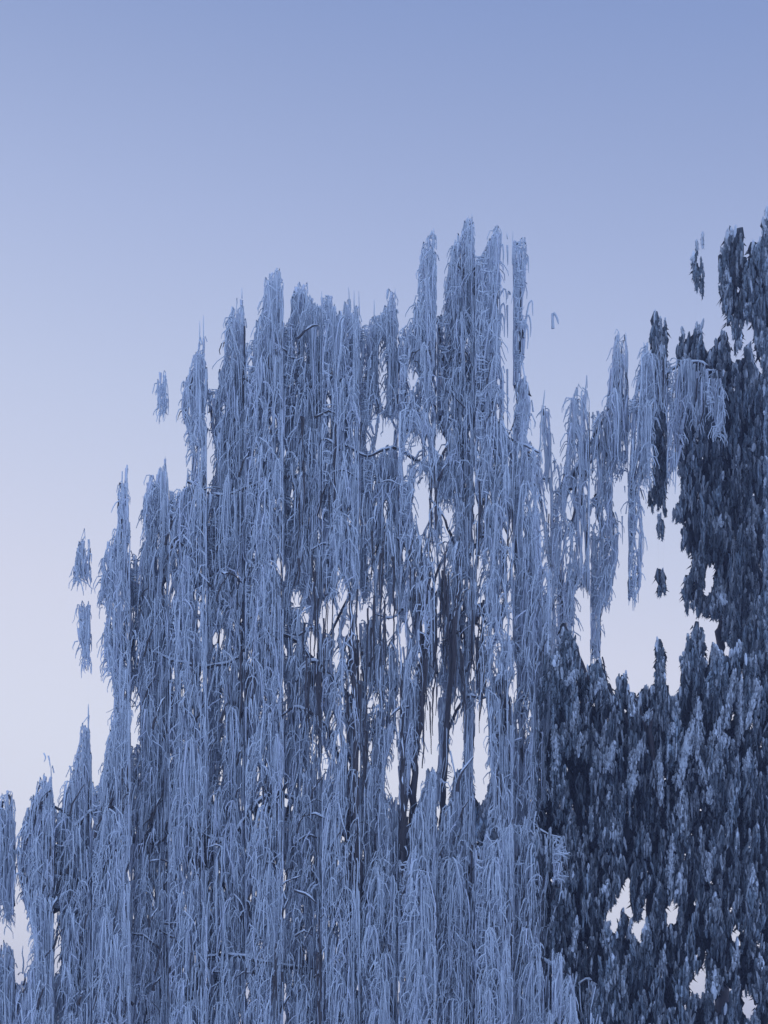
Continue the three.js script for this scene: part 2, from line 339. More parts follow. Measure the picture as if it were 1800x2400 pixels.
function birch(o, inside, d, opt) {
  const { k0, k1, y0, y1, gap = 120, depth = 1.6, fill = 1, dark = 1, thick = 1, frost = rime, ribW = 24, dense = 1.5 } = opt;
  const lean = (y) => depth * 0.9 * Math.max(0, y - y0) / (y1 - y0);       // the crown widens downwards
  for (let k = k0; k <= k1; k++) {
    const b = panelX(k), off = (k % 2 ? 0.22 : -0.22);
    let first = y0; while (first < y1 && ![0.1, 0.3, 0.5, 0.7, 0.8, 0.93].some((u) => inside(b + u * PITCH, first))) first += 6;
    // inner twigs behind the curtain, coloured paler to lighten the shade in gaps
    const inner = new MB();
    for (let y = first - 10; y < y1; y += 20 / fill) for (let x = b + 2; x < b + PITCH; x += 6) {
      const xx = x + R(-4, 4), yy = y + R(-18, 18), v = inside(xx, yy);
      if (!v || (v === 1 && rnd() < 0.8)) continue;
      const dd = d - lean(yy) + R(0, 0.15 + depth * 0.25) + off, col = rnd() < (bare(xx, yy) ? 0.6 : 0.05) * dark ? barkCol() : rimePale();
      strand(inner, strandPath(inside, xx, yy, R(60, 190), R(-26, 20), dd, R(0, 6), 1.6), R(2.2, 4.6) * thick, R(1.6, 3) * thick, col, dd, 0.1, 3, 0.3);
    }
    if (!inner.empty) inner.build('inner_twigs', M.rime, o).userData.kind = 'stuff';
    // the curtain of fine outer twigs
    const cur = new MB();
    for (let y = first - 12; y < y1; y += 21 / dense) for (let x = b + 3; x < b + PITCH - 1; x += 6.5) {
      const xx = Math.min(b + PITCH - 2, Math.max(b + 1.5, x + R(-3.5, 3.5))), u = (xx - b) / PITCH; let yy = y + R(-14, 14);
      if (u < 0.27 && rnd() < 0.6) continue;
      let v = inside(xx, yy); if (!v) { if (inside(xx, yy + 12)) { yy += 12; v = inside(xx, yy); } else continue; }
      if (v === 1 && rnd() < 0.72) continue;
      const dd = d - lean(yy) + R(-0.7, 0.5) * (0.5 + depth * 0.4) + off, right = u > 0.72, stray = rnd() < 0.42;
      let col = rnd() < 0.035 * dark ? barkCol() : rnd() < 0.25 ? rimePale() : frost();
      const open = bare(xx, yy); if (open && rnd() < 0.55) continue;
      if (open && rnd() < 0.45) col = barkCol();
      const rim = !inside(xx, yy - 26) || !inside(xx - 14, yy); if (rim) col = frost(); const fat = rim ? R(1, 1.7) : rnd() < 0.14 ? R(1.2, 1.7) : 1;
      const pts = strandPath(inside, xx, yy, (stray ? R(25, 60) : R(45, 150)) * (right ? 1.2 : 1), stray ? R(-44, 36) : right ? R(-5, 1) : R(-24, 9), dd, rnd() < 0.25 ? R(8, 34) : R(0, 8), right ? 0.5 : 1.3);
      if (rim && pts.length > 2 && rnd() < 0.6) { const hx = R(-9, 9); pts.unshift([xx + hx, yy + R(4, 22), dd], [xx + hx * 0.5, yy - R(4, 9), dd]); }
      strand(cur, pts, R(0.95, 1.8) * thick * fat * (right ? 0.8 : 1), R(0.6, 1.1) * thick, col, dd, R(0, 0.12), 3, 0.35);
      if (rnd() < (right ? 0.25 : 0.7)) twiglets(cur, pts, rnd() < 0.4 ? 2 : 1, dd, col);
    }
    if (!cur.empty) cur.build('twig_curtain', M.rime, o).userData.kind = 'stuff';
    // drapes from the top down, each one a little nearer than the one above
    for (let y = first - 4; y < y1; y += gap * R(0.42, 0.8)) {
      for (let q = 0; q < 2; q++) {
        let u = q ? R(0.3, 0.6) : R(0.5, 0.97);
        const ax = b + u * PITCH, ay = y + R(-20, 50);
        const dd = d - lean(ay) + R(-0.6, 0.2) + off;
        const narrow = u > 0.72 ? 0.5 : 1;
        spray(inside, o, ax, ay, R(12, 42) * narrow, R(70, 230), Math.round(R(10, 24)), dd, frost, thick * (narrow < 1 ? 0.75 : 0.92));
      }
    }
    ribs(inside, o, k, first, y1, ribW * R(0.8, 1.3), d - depth * 0.45 + off, frost);
    // upright shoots along the panel's right edge
    const edge = new MB();
    for (let y = first - 6; y < y1; y += R(30, 60)) for (const u of [0.985, 0.93, 0.8]) {
      const x = b + u * PITCH - R(0, 2); if (!inside(x, y)) continue;
      const dd = d - lean(y) + R(-0.5, 0.2) + off, col = rnd() < 0.2 * dark ? barkCol() : frost();
      strand(edge, strandPath(inside, x, y, R(60, 170), R(-3, 0), dd, 8, 0.3), R(1.2, 2.2), 0.9, col, dd, 0.03);
    }
    if (!edge.empty) edge.build('upright_shoots', M.rime, o).userData.kind = 'stuff';
  }
}
// shoots that stand or droop free before the sky: [x0, y0, x1, y1, ...]
function shoots(o, list, r, d, frost = rime) {
  for (const l of list) {
    const mb = new MB(), c = new THREE.CatmullRomCurve3(Array.from({ length: l.length / 2 }, (_, i) => new THREE.Vector3(l[2 * i], l[2 * i + 1], 0)));
    const n = Math.max(4, Math.round(c.getLength() / 10)), pts = [];
    for (let a = 0; a <= n; a++) { const v = c.getPoint(a / n); pts.push([v.x, v.y, d]); }
    strand(mb, pts, r, r * 0.5, frost(), d, 0.05, 5, 0.18);
    mb.build('bare_shoot', M.rime, o);
  }
}

// --- the tall birch in the middle
{
  const D = 40;
  const polys = [
    // two clumps left of the crown and the small pair above
    [195, 1231, 200, 1262, 203, 1300, 207, 1260, 210, 1234, 213, 1300, 214, 1366, 206, 1360, 190, 1358, 176, 1362, 176, 1340, 178, 1299, 182, 1280, 190, 1270],
    [198, 1410, 200, 1425, 207, 1406, 213, 1438, 213, 1492, 209, 1555, 204, 1520, 197, 1550, 193, 1510, 186, 1503, 182, 1475, 183, 1450, 185, 1422],
    [378, 860, 379, 950, 374, 966, 371, 948, 368, 915, 372, 880], [387, 853, 391, 890, 391, 972, 384, 964, 381, 912],
    // panels from left to right
    [287, 1096, 289, 1140, 292, 1140, 297, 1090, 301, 1152, 304, 1261, 305, 1400, 305, 1760, 262, 1760, 270, 1646, 271, 1621, 263, 1610, 255, 1559, 245, 1534, 243, 1502, 245, 1442, 256, 1412, 235, 1414, 234, 1397, 236, 1359, 241, 1313, 251, 1288, 254, 1258, 260, 1280, 267, 1275, 274, 1239, 282, 1223, 274, 1190, 277, 1161, 283, 1115],
    [306, 1290, 325, 1310, 332, 1288, 350, 1242, 339, 1234, 336, 1212, 339, 1166, 346, 1131, 358, 1110, 366, 1126, 378, 1085, 381, 1120, 387, 1072, 392, 1110, 395, 1140, 395, 2520, 306, 2520],
    [396, 1150, 419, 1140, 428, 1142, 435, 1142, 438, 1102, 458, 1072, 450, 1058, 445, 1023, 434, 993, 430, 977, 427, 947, 431, 901, 445, 866, 449, 841, 466, 817, 468, 755, 471, 830, 474, 830, 477, 741, 480, 817, 485, 898, 485, 2520, 396, 2520],
    [487, 916, 506, 898, 508, 874, 522, 866, 526, 836, 526, 795, 530, 768, 537, 741, 555, 700, 558, 730, 562, 730, 567, 678, 569, 714, 575, 763, 575, 2520, 487, 2520],
    [577, 824, 590, 795, 598, 768, 611, 744, 613, 733, 617, 725, 621, 681, 628, 651, 641, 628, 648, 640, 652, 632, 660, 638, 663, 668, 664, 2520, 577, 2520],
    [666, 758, 679, 746, 682, 708, 690, 679, 700, 658, 708, 668, 717, 666, 724, 692, 732, 698, 738, 712, 743, 703, 748, 715, 753, 708, 754, 2520, 666, 2520],
    [755, 695, 777, 694, 785, 717, 788, 736, 792, 727, 801, 733, 812, 708, 818, 700, 824, 725, 832, 720, 837, 714, 842, 740, 844, 2520, 755, 2520],
    [845, 757, 857, 762, 869, 754, 877, 738, 881, 754, 894, 730, 900, 740, 917, 683, 920, 720, 926, 679, 931, 730, 934, 765, 934, 2100, 845, 2520],
    [936, 778, 955, 759, 965, 748, 974, 719, 984, 692, 980, 643, 987, 607, 991, 580, 1006, 545, 1009, 580, 1012, 575, 1016, 536, 1021, 588, 1023, 643, 1023, 2100, 936, 2100],
    [1025, 742, 1044, 732, 1046, 690, 1042, 660, 1052, 632, 1054, 610, 1060, 583, 1071, 559, 1081, 540, 1088, 530, 1097, 506, 1100, 540, 1106, 502, 1110, 548, 1113, 588, 1113, 2000, 1025, 2000],
    [1115, 602, 1136, 586, 1145, 566, 1152, 559, 1158, 531, 1166, 525, 1176, 542, 1174, 564, 1170, 632, 1165, 686, 1168, 740, 1171, 778, 1173, 851, 1180, 865, 1181, 927, 1180, 995, 1202, 1030, 1202, 1930, 1160, 1930, 1144, 1700, 1140, 1645, 1115, 1645],
    [1204, 570, 1207, 564, 1226, 556, 1234, 570, 1234, 597, 1231, 670, 1223, 691, 1223, 724, 1229, 778, 1231, 881, 1238, 892, 1242, 955, 1237, 1017, 1256, 1060, 1258, 1120, 1262, 1200, 1268, 1300, 1290, 1330, 1292, 1560, 1290, 1700, 1276, 1760, 1284, 1860, 1262, 1900, 1256, 1980, 1204, 1980],
  ];
  const inside = crownGrid(polys, D, SLITS);
  const o = thing('weeping_birch', 'tallest weeping birch, hung with blue white frosted twigs, filling the middle of the picture', 'tree', 'frosted weeping birches', 985, D);
  // stems, dark where the rime leaves them bare
  bough(o, [[985, 2660, 0], [965, 2200, -0.6], [972, 1800, -1.2], [994, 1590, -1.5], [1004, 1400, -1.5], [1010, 1100, -0.4], [1014, 700, 0.3]], 12, D, 0.35, 'trunk');
  bough(o, [[990, 2660, 0.2], [1030, 2050, -0.4], [1046, 1720, -1.4], [1064, 1480, -1.5], [1078, 1330, -1.2], [1094, 1000, 0.2], [1102, 640, 0.3]], 10, D, 0.35, 'trunk');
  bough(o, [[975, 2660, 0.1], [880, 2300, -0.6], [838, 1980, -1.9], [832, 1650, -1.7], [820, 1400, -1.5], [790, 1120, 0.2], [716, 760, 0.3]], 11, D, 0.35, 'trunk');
  bough(o, [[945, 2250, 0], [948, 2000, -2.0], [944, 1760, -1.9], [940, 1560, -1.6], [930, 1380, -1.0]], 9, D, 0.5, 'trunk');
  const B = (...l) => l.map(([x, y, z]) => [x, y, z]);
  for (const [l, r] of [
    [B([832, 1650, -.3], [770, 1580, -1.2], [730, 1550, -1.6], [690, 1600, -1.2]), 9], [B([842, 1980, -.3], [760, 1700, -1.4], [700, 1660, -1.6], [640, 1690, -1.4]), 8],
    [B([818, 1400, -.2], [760, 1500, -.9], [735, 1470, -1], [700, 1490, -1]), 6], [B([1004, 1380, 0], [960, 1300, -.8], [925, 1262, -1], [890, 1290, -1]), 6],
    [B([1074, 1330, 0], [1050, 1240, -.6], [1030, 1196, -1], [1010, 1170, -1]), 6], [B([790, 1120, .2], [650, 1120, -.6], [520, 1160, -1], [440, 1130, -1]), 7],
    [B([1010, 1100, .3], [920, 1050, -.8], [860, 1070, -1], [800, 1040, -1]), 6], [B([1094, 1000, .2], [1160, 940, -.6], [1190, 1020, -.9], [1262, 1060, -.9]), 6],
    [B([842, 1980, -.3], [640, 1860, -1.4], [520, 1970, -1.6], [430, 1940, -1.4], [360, 1985, -1.2]), 9], [B([880, 2300, .1], [640, 2260, -1.6], [500, 2240, -1.8], [440, 2300, -1.6]), 9],
    [B([832, 1650, -.3], [640, 1480, -1.2], [520, 1560, -1.4], [360, 1530, -1.2], [310, 1480, -1]), 7], [B([790, 1120, .2], [700, 880, -.4], [640, 900, -.8], [590, 980, -.8]), 5],
    [B([1074, 1330, 0], [1130, 1260, -.6], [1150, 1200, -.8], [1180, 1230, -.8]), 7], [B([1046, 1720, -.2], [1100, 1630, -.7], [1130, 1640, -.9], [1160, 1600, -1]), 6],
    [B([1046, 1720, -.2], [1035, 1690, -1], [1040, 1700, -1.2], [1052, 1760, -1.2]), 6], [B([996, 1560, 0], [980, 1650, -1], [985, 1660, -1.2], [994, 1720, -1.2]), 6],
    [B([1004, 1380, 0], [950, 1420, -.9], [920, 1450, -1.1], [880, 1440, -1.1]), 5], [B([1102, 640, .3], [1120, 620, 0], [1150, 560, 0], [1166, 530, 0]), 4],
    [B([1150, 1090, -.2], [1208, 980, -.2], [1216, 740, 0], [1222, 580, 0]), 2.6],
  ]) bough(o, l.map(([x, y, z], q) => [x, y, q ? -1.62 * (y - 490) / 1990 / 0.75 - 0.5 : z]), r * 0.65, D, 0.95);
  for (const [x0, x1, y0, y1, n] of [[810, 843, 1380, 2150, 26], [846, 866, 1500, 1900, 5], [936, 956, 1560, 2020, 8], [985, 1023, 1370, 1660, 16], [1048, 1090, 1340, 1620, 12], [715, 752, 1520, 1620, 8], [860, 930, 1240, 1500, 14], [1030, 1050, 1200, 1400, 8], [1115, 1140, 1380, 1620, 8], [960, 1000, 1280, 1420, 8], [690, 790, 1300, 1500, 12], [560, 600, 1480, 1620, 6], [1100, 1112, 1180, 1500, 4], [1006, 1022, 1060, 1250, 5], [1124, 1136, 1120, 1260, 3], [700, 712, 960, 1130, 4], [780, 790, 980, 1130, 4], [1160, 1200, 1560, 1900, 10], [640, 664, 2130, 2290, 5], [745, 753, 2150, 2400, 6], [600, 662, 1800, 1960, 8]])
    for (let q = 0; q < n; q++) { const x = R(x0, x1), y = R(y0, y1), L = R(60, 220); bough(o, [[x, y, 0], [x + R(-4, 4), y + L * 0.5, -0.1], [x + R(-7, 5), y + L, 0]], R(1.4, 3.4), D - 1.9 * 0.9 * (y - 490) / 1990 - R(0.5, 0.9), 0, 'bare_branch'); }
  // short dark branches that slant through the drapes
  for (let q = 0; q < 90; q++) {                                   // a net of small snowy branches
    const x = R(320, 1190), y = R(780, 2380), L = R(24, 70), a = R(-0.9, 0.9), sg = rnd() < 0.6 ? 1 : -1; if (!inside(x, y) || !inside(x + sg * L, y - L * a)) continue;
    bough(o, [[x, y, 0], [x + sg * L * 0.5, y - L * (a * 0.5 + R(0.1, 0.3)), -0.1], [x + sg * L, y - L * a, 0]], R(1.6, 3.4), D - 1.62 * (y - 490) / 1990 - R(0.3, 0.8), 0.95, 'side_branch');
  }
  for (let q = 0; q < 130; q++) {
    const x = R(320, 1180), y = R(1050, 2380), L = R(30, 85); if (!inside(x, y) || !inside(x + L * 0.4, y - L)) continue;
    bough(o, [[x, y, 0], [x + L * 0.16, y - L * 0.55, -0.1], [x + L * R(0.3, 0.5), y - L, 0]], R(2, 4.6), D - 1.62 * (y - 490) / 1990 - R(0.2, 0.8), R(0.4, 0.8), 'side_branch');
  }
  birch(o, inside, D, { k0: 1, k1: 13, y0: 490, y1: 2480, gap: 150, depth: 1.8 });
  // thin tips over the crown and the free hooks on its right
  shoots(o, [[818, 720, 818, 690, 816, 672], [830, 730, 830, 680], [842, 740, 841, 682], [877, 750, 877, 702], [567, 700, 567, 674], [468, 800, 468, 752], [477, 800, 477, 738], [387, 1090, 387, 1070], [926, 700, 926, 676],
    [754, 720, 754, 682], [1201, 620, 1202, 542], [1016, 560, 1016, 534], [1106, 520, 1106, 500], [1189, 560, 1188, 545], [163, 1836, 166, 1812, 163, 1794]], 1.6, D);
  shoots(o, [[1168, 700, 1176, 684, 1183, 676, 1187, 690, 1186, 712], [1170, 760, 1174, 720, 1180, 710, 1184, 730, 1183, 760], [1166, 600, 1177, 572, 1180, 590, 1179, 618], [1170, 790, 1176, 735, 1181, 750, 1182, 790], [1189, 576, 1190, 622], [1189, 716, 1190, 792], [1189, 866, 1190, 1006],
    [1232, 620, 1237, 600, 1239, 640], [1230, 770, 1240, 712, 1246, 704, 1249, 740], [1226, 760, 1238, 738, 1244, 760, 1243, 790], [1228, 790, 1235, 760, 1238, 785, 1236, 818], [1196, 690, 1192, 682, 1190, 700],
    [1172, 640, 1171, 700, 1173, 780], [1255, 1066, 1264, 1056, 1268, 1000, 1277, 914]], 2.6, D);
  shoots(o, [[207, 1700, 207, 1560, 208, 1380, 209, 1240], [386, 1110, 386, 960]], 0.05, D);           // stems of the free clumps
  shoots(o, [[1296, 770, 1296, 734, 1304, 742, 1309, 760]], 4.2, D - 0.5);                              // the lone hooked tip
  shoots(o, [[1287, 918, 1290, 840, 1296, 768]], 0.05, D - 0.4);
}

// --- lower birch on the left
{
  const D = 38.8;
  const polys = [
    [-140, 1990, -100, 1900, -60, 1960, -30, 1900, 0, 1876, 12, 1858, 19, 1842, 23, 1855, 27, 1840, 31, 1876, 36, 1930, 35, 2060, 32, 2170, 26, 2110, 18, 2165, 10, 2130, 0, 2090, -60, 2140, -140, 2100], [-150, 2240, 0, 2226, 10, 2205, 25, 2215, 34, 2240, 36, 2520, -150, 2520],
    [108, 1800, 111, 1830, 115, 1830, 118, 1778, 123, 1852, 126, 1892, 126, 2520, 37, 2520, 37, 2284, 55, 2282, 66, 2272, 84, 2240, 80, 2190, 57, 2105, 42, 2037, 38, 1991, 47, 1950, 58, 1909, 72, 1877, 92, 1838],
    [127, 1892, 144, 1890, 152, 1857, 164, 1835, 176, 1784, 184, 1757, 187, 1719, 193, 1692, 199, 1691, 202, 1720, 204, 1690, 207, 1653, 210, 1689, 214, 1784, 215, 1835, 215, 2520, 127, 2520],
    [217, 1832, 231, 1841, 239, 1822, 245, 1795, 248, 1741, 254, 1722, 262, 1705, 270, 1670, 280, 1640, 304, 1640, 305, 2520, 217, 2520],
  ];
  const inside = crownGrid(polys, D, SLITS);
  const o = thing('weeping_birch_001', 'lower weeping birch with frosted twigs at the left edge, stepping down beside the tallest birch', 'tree', 'frosted weeping birches', 40, D);
  bough(o, [[40, 2680, 0], [60, 2400, 0], [110, 2150, 0.1], [200, 1950, 0.2], [290, 1700, 0.2]], 13, D, 0.4, 'trunk');
  for (const [l, r] of [[[[60, 2400, 0], [20, 2290, -.5], [-20, 2250, -.6], [-90, 2260, -.5]], 8], [[[110, 2150, .1], [150, 2010, -.6], [200, 1915, -.9], [280, 1890, -1]], 7], [[[110, 2150, .1], [70, 1950, -.3], [95, 1880, -.6], [130, 1895, -.6]], 5], [[[200, 1950, .2], [150, 1905, -.6], [128, 1890, -.7], [100, 1920, -.7]], 5],
    [[[60, 2400, 0], [160, 2330, -1], [270, 2320, -1.4], [310, 2350, -1.4]], 9], [[[60, 2400, 0], [100, 2280, -.8], [130, 2210, -1], [142, 2140, -1]], 5], [[[110, 2150, .1], [200, 2080, -1], [260, 2010, -1.3], [300, 1960, -1.3]], 7]]) bough(o, l, r, D, 0.95);
  for (let q = 0; q < 34; q++) {
    const x = R(40, 290), y = R(1880, 2380), L = R(30, 90); if (!inside(x, y) || !inside(x + L * 0.4, y - L)) continue;
    bough(o, [[x, y, 0], [x + L * 0.16, y - L * 0.55, -0.1], [x + L * R(0.3, 0.5), y - L, 0]], R(2, 4.6), D - 1.26 * (y - 1640) / 840 - R(0.1, 0.7), R(0.4, 0.8), 'side_branch');
  }
  birch(o, inside, D, { k0: -3, k1: 2, y0: 1640, y1: 2480, gap: 130, depth: 1.4 });
  shoots(o, [[207, 1690, 207, 1650], [103, 1766, 107, 1776, 103, 1786], [113, 1772, 116, 1784, 118, 1800], [53, 2282, 55, 2250, 52, 2236, 54, 2216], [262, 1706, 262, 1676, 272, 1656], [163, 1796, 168, 1808, 164, 1816]], 2.2, D - 0.4);
}

// --- birch on the right with arching branches
{
  const D = 42;
  const polys = [
    [1277, 916, 1280, 960, 1285, 912, 1290, 960, 1292, 1060, 1292, 1330, 1262, 1240, 1258, 1120, 1250, 1044, 1264, 1058, 1268, 990],
    [1294, 1062, 1318, 1085, 1326, 1090, 1329, 1052, 1331, 1012, 1334, 958, 1342, 930, 1358, 906, 1367, 880, 1370, 920, 1375, 863, 1380, 917, 1383, 958, 1383, 1400, 1370, 1380, 1346, 1366, 1348, 1455, 1330, 1480, 1310, 1700, 1300, 1745, 1294, 1740],
    [1385, 973, 1410, 955, 1421, 930, 1429, 890, 1434, 857, 1441, 808, 1449, 775, 1455, 800, 1460, 790, 1467, 776, 1470, 836, 1472, 930, 1472, 1090, 1440, 1085, 1436, 1150, 1450, 1210, 1448, 1300, 1436, 1375, 1418, 1424, 1408, 1400, 1410, 1540, 1387, 1545],
    [1474, 936, 1489, 925, 1495, 884, 1502, 830, 1509, 806, 1517, 803, 1524, 840, 1530, 830, 1537, 800, 1559, 806, 1562, 840, 1562, 960, 1540, 960, 1527, 1000, 1522, 1120, 1497, 1130, 1505, 1200, 1507, 1250, 1500, 1380, 1474, 1410],
    [1564, 850, 1572, 832, 1590, 850, 1600, 833, 1620, 846, 1643, 849, 1652, 856, 1652, 970, 1636, 1000, 1615, 940, 1600, 1000, 1594, 1060, 1582, 1100, 1565, 1115], [1654, 858, 1690, 880, 1700, 930, 1694, 1010, 1684, 1020, 1670, 960, 1654, 950],
  ];
  const inside = crownGrid(polys, D, SLITS);
  const o = thing('weeping_birch_002', 'paler open weeping birch with arching boughs, between the tallest birch and the dark conifers', 'tree', 'frosted weeping birches', 1320, D);
  bough(o, [[1320, 2660, 0], [1310, 2200, .6], [1300, 1700, .6], [1290, 1300, .2], [1310, 1160, 0]], 13, D, 0.4, 'trunk');
  for (const [l, r] of [[[[1310, 1160, 0], [1325, 1120, -.3], [1335, 1040, -.4], [1352, 1008, -.4], [1364, 1040, -.4]], 6], [[[1310, 1160, 0], [1330, 1146, -.4], [1350, 1150, -.5], [1358, 1200, -.5]], 5], [[[1290, 1300, .2], [1262, 1150, -.2], [1268, 1124, -.3], [1290, 1122, -.3]], 4], [[[1310, 1160, 0], [1380, 1060, 0], [1412, 1038, 0], [1426, 1080, 0]], 6], [[[1310, 1160, 0], [1400, 1010, 0], [1440, 930, 0], [1460, 800, 0]], 4], [[[1310, 1160, 0], [1450, 1000, .2], [1490, 930, .2], [1512, 810, .2]], 4],
    [[[1290, 1300, .2], [1380, 1190, 0], [1400, 1180, 0], [1414, 1240, 0]], 4], [[[1450, 1000, .2], [1560, 880, .2], [1620, 848, .2], [1690, 872, .2]], 4.5], [[[1290, 1300, .2], [1320, 1400, -.2], [1340, 1340, -.2], [1346, 1400, -.2]], 4]]) bough(o, l, r, D, 0.9);
  birch(o, inside, D, { k0: 13, k1: 18, y0: 760, y1: 1760, gap: 230, depth: 0.9, fill: 0.4, dark: 1.3, thick: 0.95, ribW: 18, dense: 1.0 });
  // twigs that hang free under the boughs
  shoots(o, [[1336, 1060, 1337, 1100, 1337, 1122], [1342, 1070, 1341, 1110, 1340, 1150], [1404, 1060, 1400, 1100, 1393, 1150], [1410, 1040, 1403, 1075, 1402, 1110], [1435, 1070, 1436, 1112], [1444, 1070, 1443, 1108], [1457, 1060, 1457, 1108], [1490, 1080, 1498, 1134], [1500, 1070, 1503, 1130], [1521, 1050, 1521, 1124], [1442, 1200, 1448, 1220, 1447, 1270], [1458, 1210, 1459, 1276], [1464, 1140, 1465, 1156],
    [1272, 960, 1262, 970, 1256, 980], [1449, 800, 1451, 782, 1448, 774], [1509, 820, 1510, 808, 1508, 802], [1517, 820, 1518, 806, 1517, 801], [1328, 960, 1320, 990], [1467, 810, 1467, 778], [1581, 1060, 1577, 1140], [1586, 1060, 1582, 1158], [1505, 1240, 1509, 1260, 1508, 1300], [1400, 1150, 1420, 1240, 1432, 1262], [1360, 1100, 1364, 1330, 1368, 1402], [1376, 1200, 1378, 1404], [1414, 1240, 1417, 1424], [1495, 1300, 1496, 1414]], 1.9, D - 0.2);
}

// --- nearest birch, along the bottom
{
  const D = 38.6;
  const polys = [
    [847, 2090, 862, 2040, 874, 2060, 890, 1990, 900, 2010, 916, 1930, 922, 1960, 932, 1900, 933, 2520, 847, 2520], [935, 2030, 950, 1990, 958, 2020, 972, 1960, 985, 2040, 1002, 2010, 1008, 2060, 1018, 1985, 1022, 2010, 1022, 2520, 935, 2520], [1025, 1990, 1040, 2030, 1052, 1985, 1066, 2050, 1080, 1960, 1090, 2000, 1104, 1940, 1112, 1960, 1112, 2520, 1025, 2520],
    [1114, 1960, 1126, 2010, 1140, 1930, 1156, 1985, 1178, 1900, 1188, 1950, 1202, 1910, 1202, 2520, 1114, 2520], [1204, 1940, 1230, 1900, 1262, 1936, 1284, 1970, 1290, 2040, 1276, 2100, 1288, 2180, 1278, 2220, 1290, 2250, 1292, 2520, 1204, 2520], [1294, 1960, 1318, 1962, 1324, 1990, 1322, 2080, 1314, 2100, 1308, 2060, 1296, 2080], [1294, 2232, 1318, 2222, 1318, 2290, 1342, 2285, 1346, 2340, 1358, 2400, 1360, 2520, 1294, 2520], [1385, 2296, 1404, 2312, 1402, 2350, 1412, 2400, 1412, 2520, 1385, 2520],
  ];
  const inside = crownGrid(polys, D, SLITS);
  const o = thing('weeping_birch_003', 'nearest weeping birch at the bottom edge, its frosted sprays hanging before the dark pine', 'tree', 'frosted weeping birches', 1080, D);
  bough(o, [[1080, 2720, 0], [1080, 2500, .3], [1060, 2300, .5], [1050, 2130, .5]], 14, D, 0.5, 'trunk');
  for (const [l, r] of [[[[1060, 2300, .5], [1085, 2195, -.1], [1120, 2215, -.3], [1160, 2235, -.5], [1230, 2236, -.6], [1300, 2270, -.7], [1344, 2286, -.7]], 9], [[[1050, 2130, .5], [1000, 2110, 0], [950, 2120, -.3], [880, 2100, -.4], [830, 2140, -.4]], 8], [[[1216, 1960, .2], [1236, 1934, -.2], [1256, 1938, -.3], [1266, 1990, -.3]], 4], [[[1060, 2300, .5], [1000, 2220, -.4], [970, 2200, -.6], [950, 2260, -.6]], 6], [[[1250, 1936, -.3], [1290, 1960, -.2], [1316, 1968, -.2], [1322, 2010, -.2]], 4], [[[1080, 2500, .3], [1240, 2400, -.3], [1380, 2300, -.4], [1405, 2318, -.4]], 7], [[[1230, 2236, -.6], [1262, 2180, -.5], [1290, 2170, -.5]], 4]]) bough(o, l, r * 0.75, D, 1.0, 'limb', 2);
  birch(o, inside, D, { k0: 9, k1: 15, y0: 1860, y1: 2480, gap: 115, depth: 1.1, fill: 1, thick: 1, dark: 1.6 });
}

// ---------------------------------------------------------------- conifers
// lobes of needles: a lumpy drooping core with needle tufts all round
function lumpy(rings, sides, profile, rough) {                       // a closed lump: rings of points about the y axis
  const p = [], n = [], i = [], k = [], ph = R(0, 6);
  for (let a = 0; a <= rings; a++) for (let b = 0; b < sides; b++) {
    const t = a / rings, y = 1 - 2 * t, r = profile(t) * (1 + rough * Math.sin(2.1 * b + ph + 4 * t) + R(-rough, rough)), th = (b + (a % 2) * 0.5 + R(-0.15, 0.15)) / sides * 6.2832;
    p.push(r * Math.cos(th), y + R(-0.08, 0.08), r * Math.sin(th)); n.push(Math.cos(th) * (r + 0.1), y * 0.55, Math.sin(th) * (r + 0.1)); k.push(R(0.6, 1.1));
    if (a < rings) { const A = a * sides + b, B = a * sides + (b + 1) % sides; i.push(A, B, A + sides, B, B + sides, A + sides); }
  }
  for (let b = 1; b < sides - 1; b++) i.push(0, b + 1, b, rings * sides, rings * sides + b, rings * sides + b + 1);
  return { p, n, i, k };
}
const lobes = [];
for (let v = 0; v < 9; v++) {
  const L = lumpy(3, 4, (t) => [0.45, 1, 0.85, 0.2][Math.round(t * 3)], 0.2), { p, n, i, k } = L;
  for (let q = 0; q < 10; q++) {                                    // needle tufts
    const th = R(0, 6.283), cy = R(-1, 0.75), rr = cy > 0 ? 0.9 : 0.9 + 0.5 * cy, b = p.length / 3;
    const dx = Math.cos(th), dz = Math.sin(th), l = R(0.6, 1.3), w = R(0.1, 0.2);
    const x = dx * rr * 0.8, y = cy * 0.95, z = dz * rr * 0.8;
    p.push(x - dz * w, y + w * 0.5, z + dx * w, x + dz * w, y + w * 0.5, z - dx * w, x, y - w * 0.8, z, x + dx * l * 0.8, y - l * R(0.25, 0.5), z + dz * l * 0.8);
    const kk = R(0.4, 1.3); for (let e = 0; e < 4; e++) { n.push(dx, 0.1, dz); k.push(kk); }
    i.push(b, b + 1, b + 3, b + 1, b + 2, b + 3, b + 2, b, b + 3);
  }
  lobes.push(L);
}
const lumps = Array.from({ length: 6 }, () => { const l = lumpy(5, 7, (t) => Math.sin(Math.PI * (0.1 + 0.8 * t)), 0.09); l.k = null; return l; });
const m4 = new THREE.Matrix4(), qt = new THREE.Quaternion(), eu = new THREE.Euler();
const place = (x, y, d, rx, ry, rz, tilt) => { const [X, Y, Z] = at(x, y, d), s = d / F; eu.set(R(-0.25, 0.25), R(0, 6.28), tilt); qt.setFromEuler(eu); return m4.compose(new THREE.Vector3(X, Y, Z), qt, new THREE.Vector3(rx * s, ry * s, rz * s)); };
const needleCol = (f) => { const k = R(0.5, 1.3) * f; return [0.21 * k, 0.26 * k, 0.31 * k]; };
const crustCol = () => { const k = R(0.5, 0.95); return [0.58 * k, 0.64 * k, 0.71 * k]; };             // needles under a crust of rime
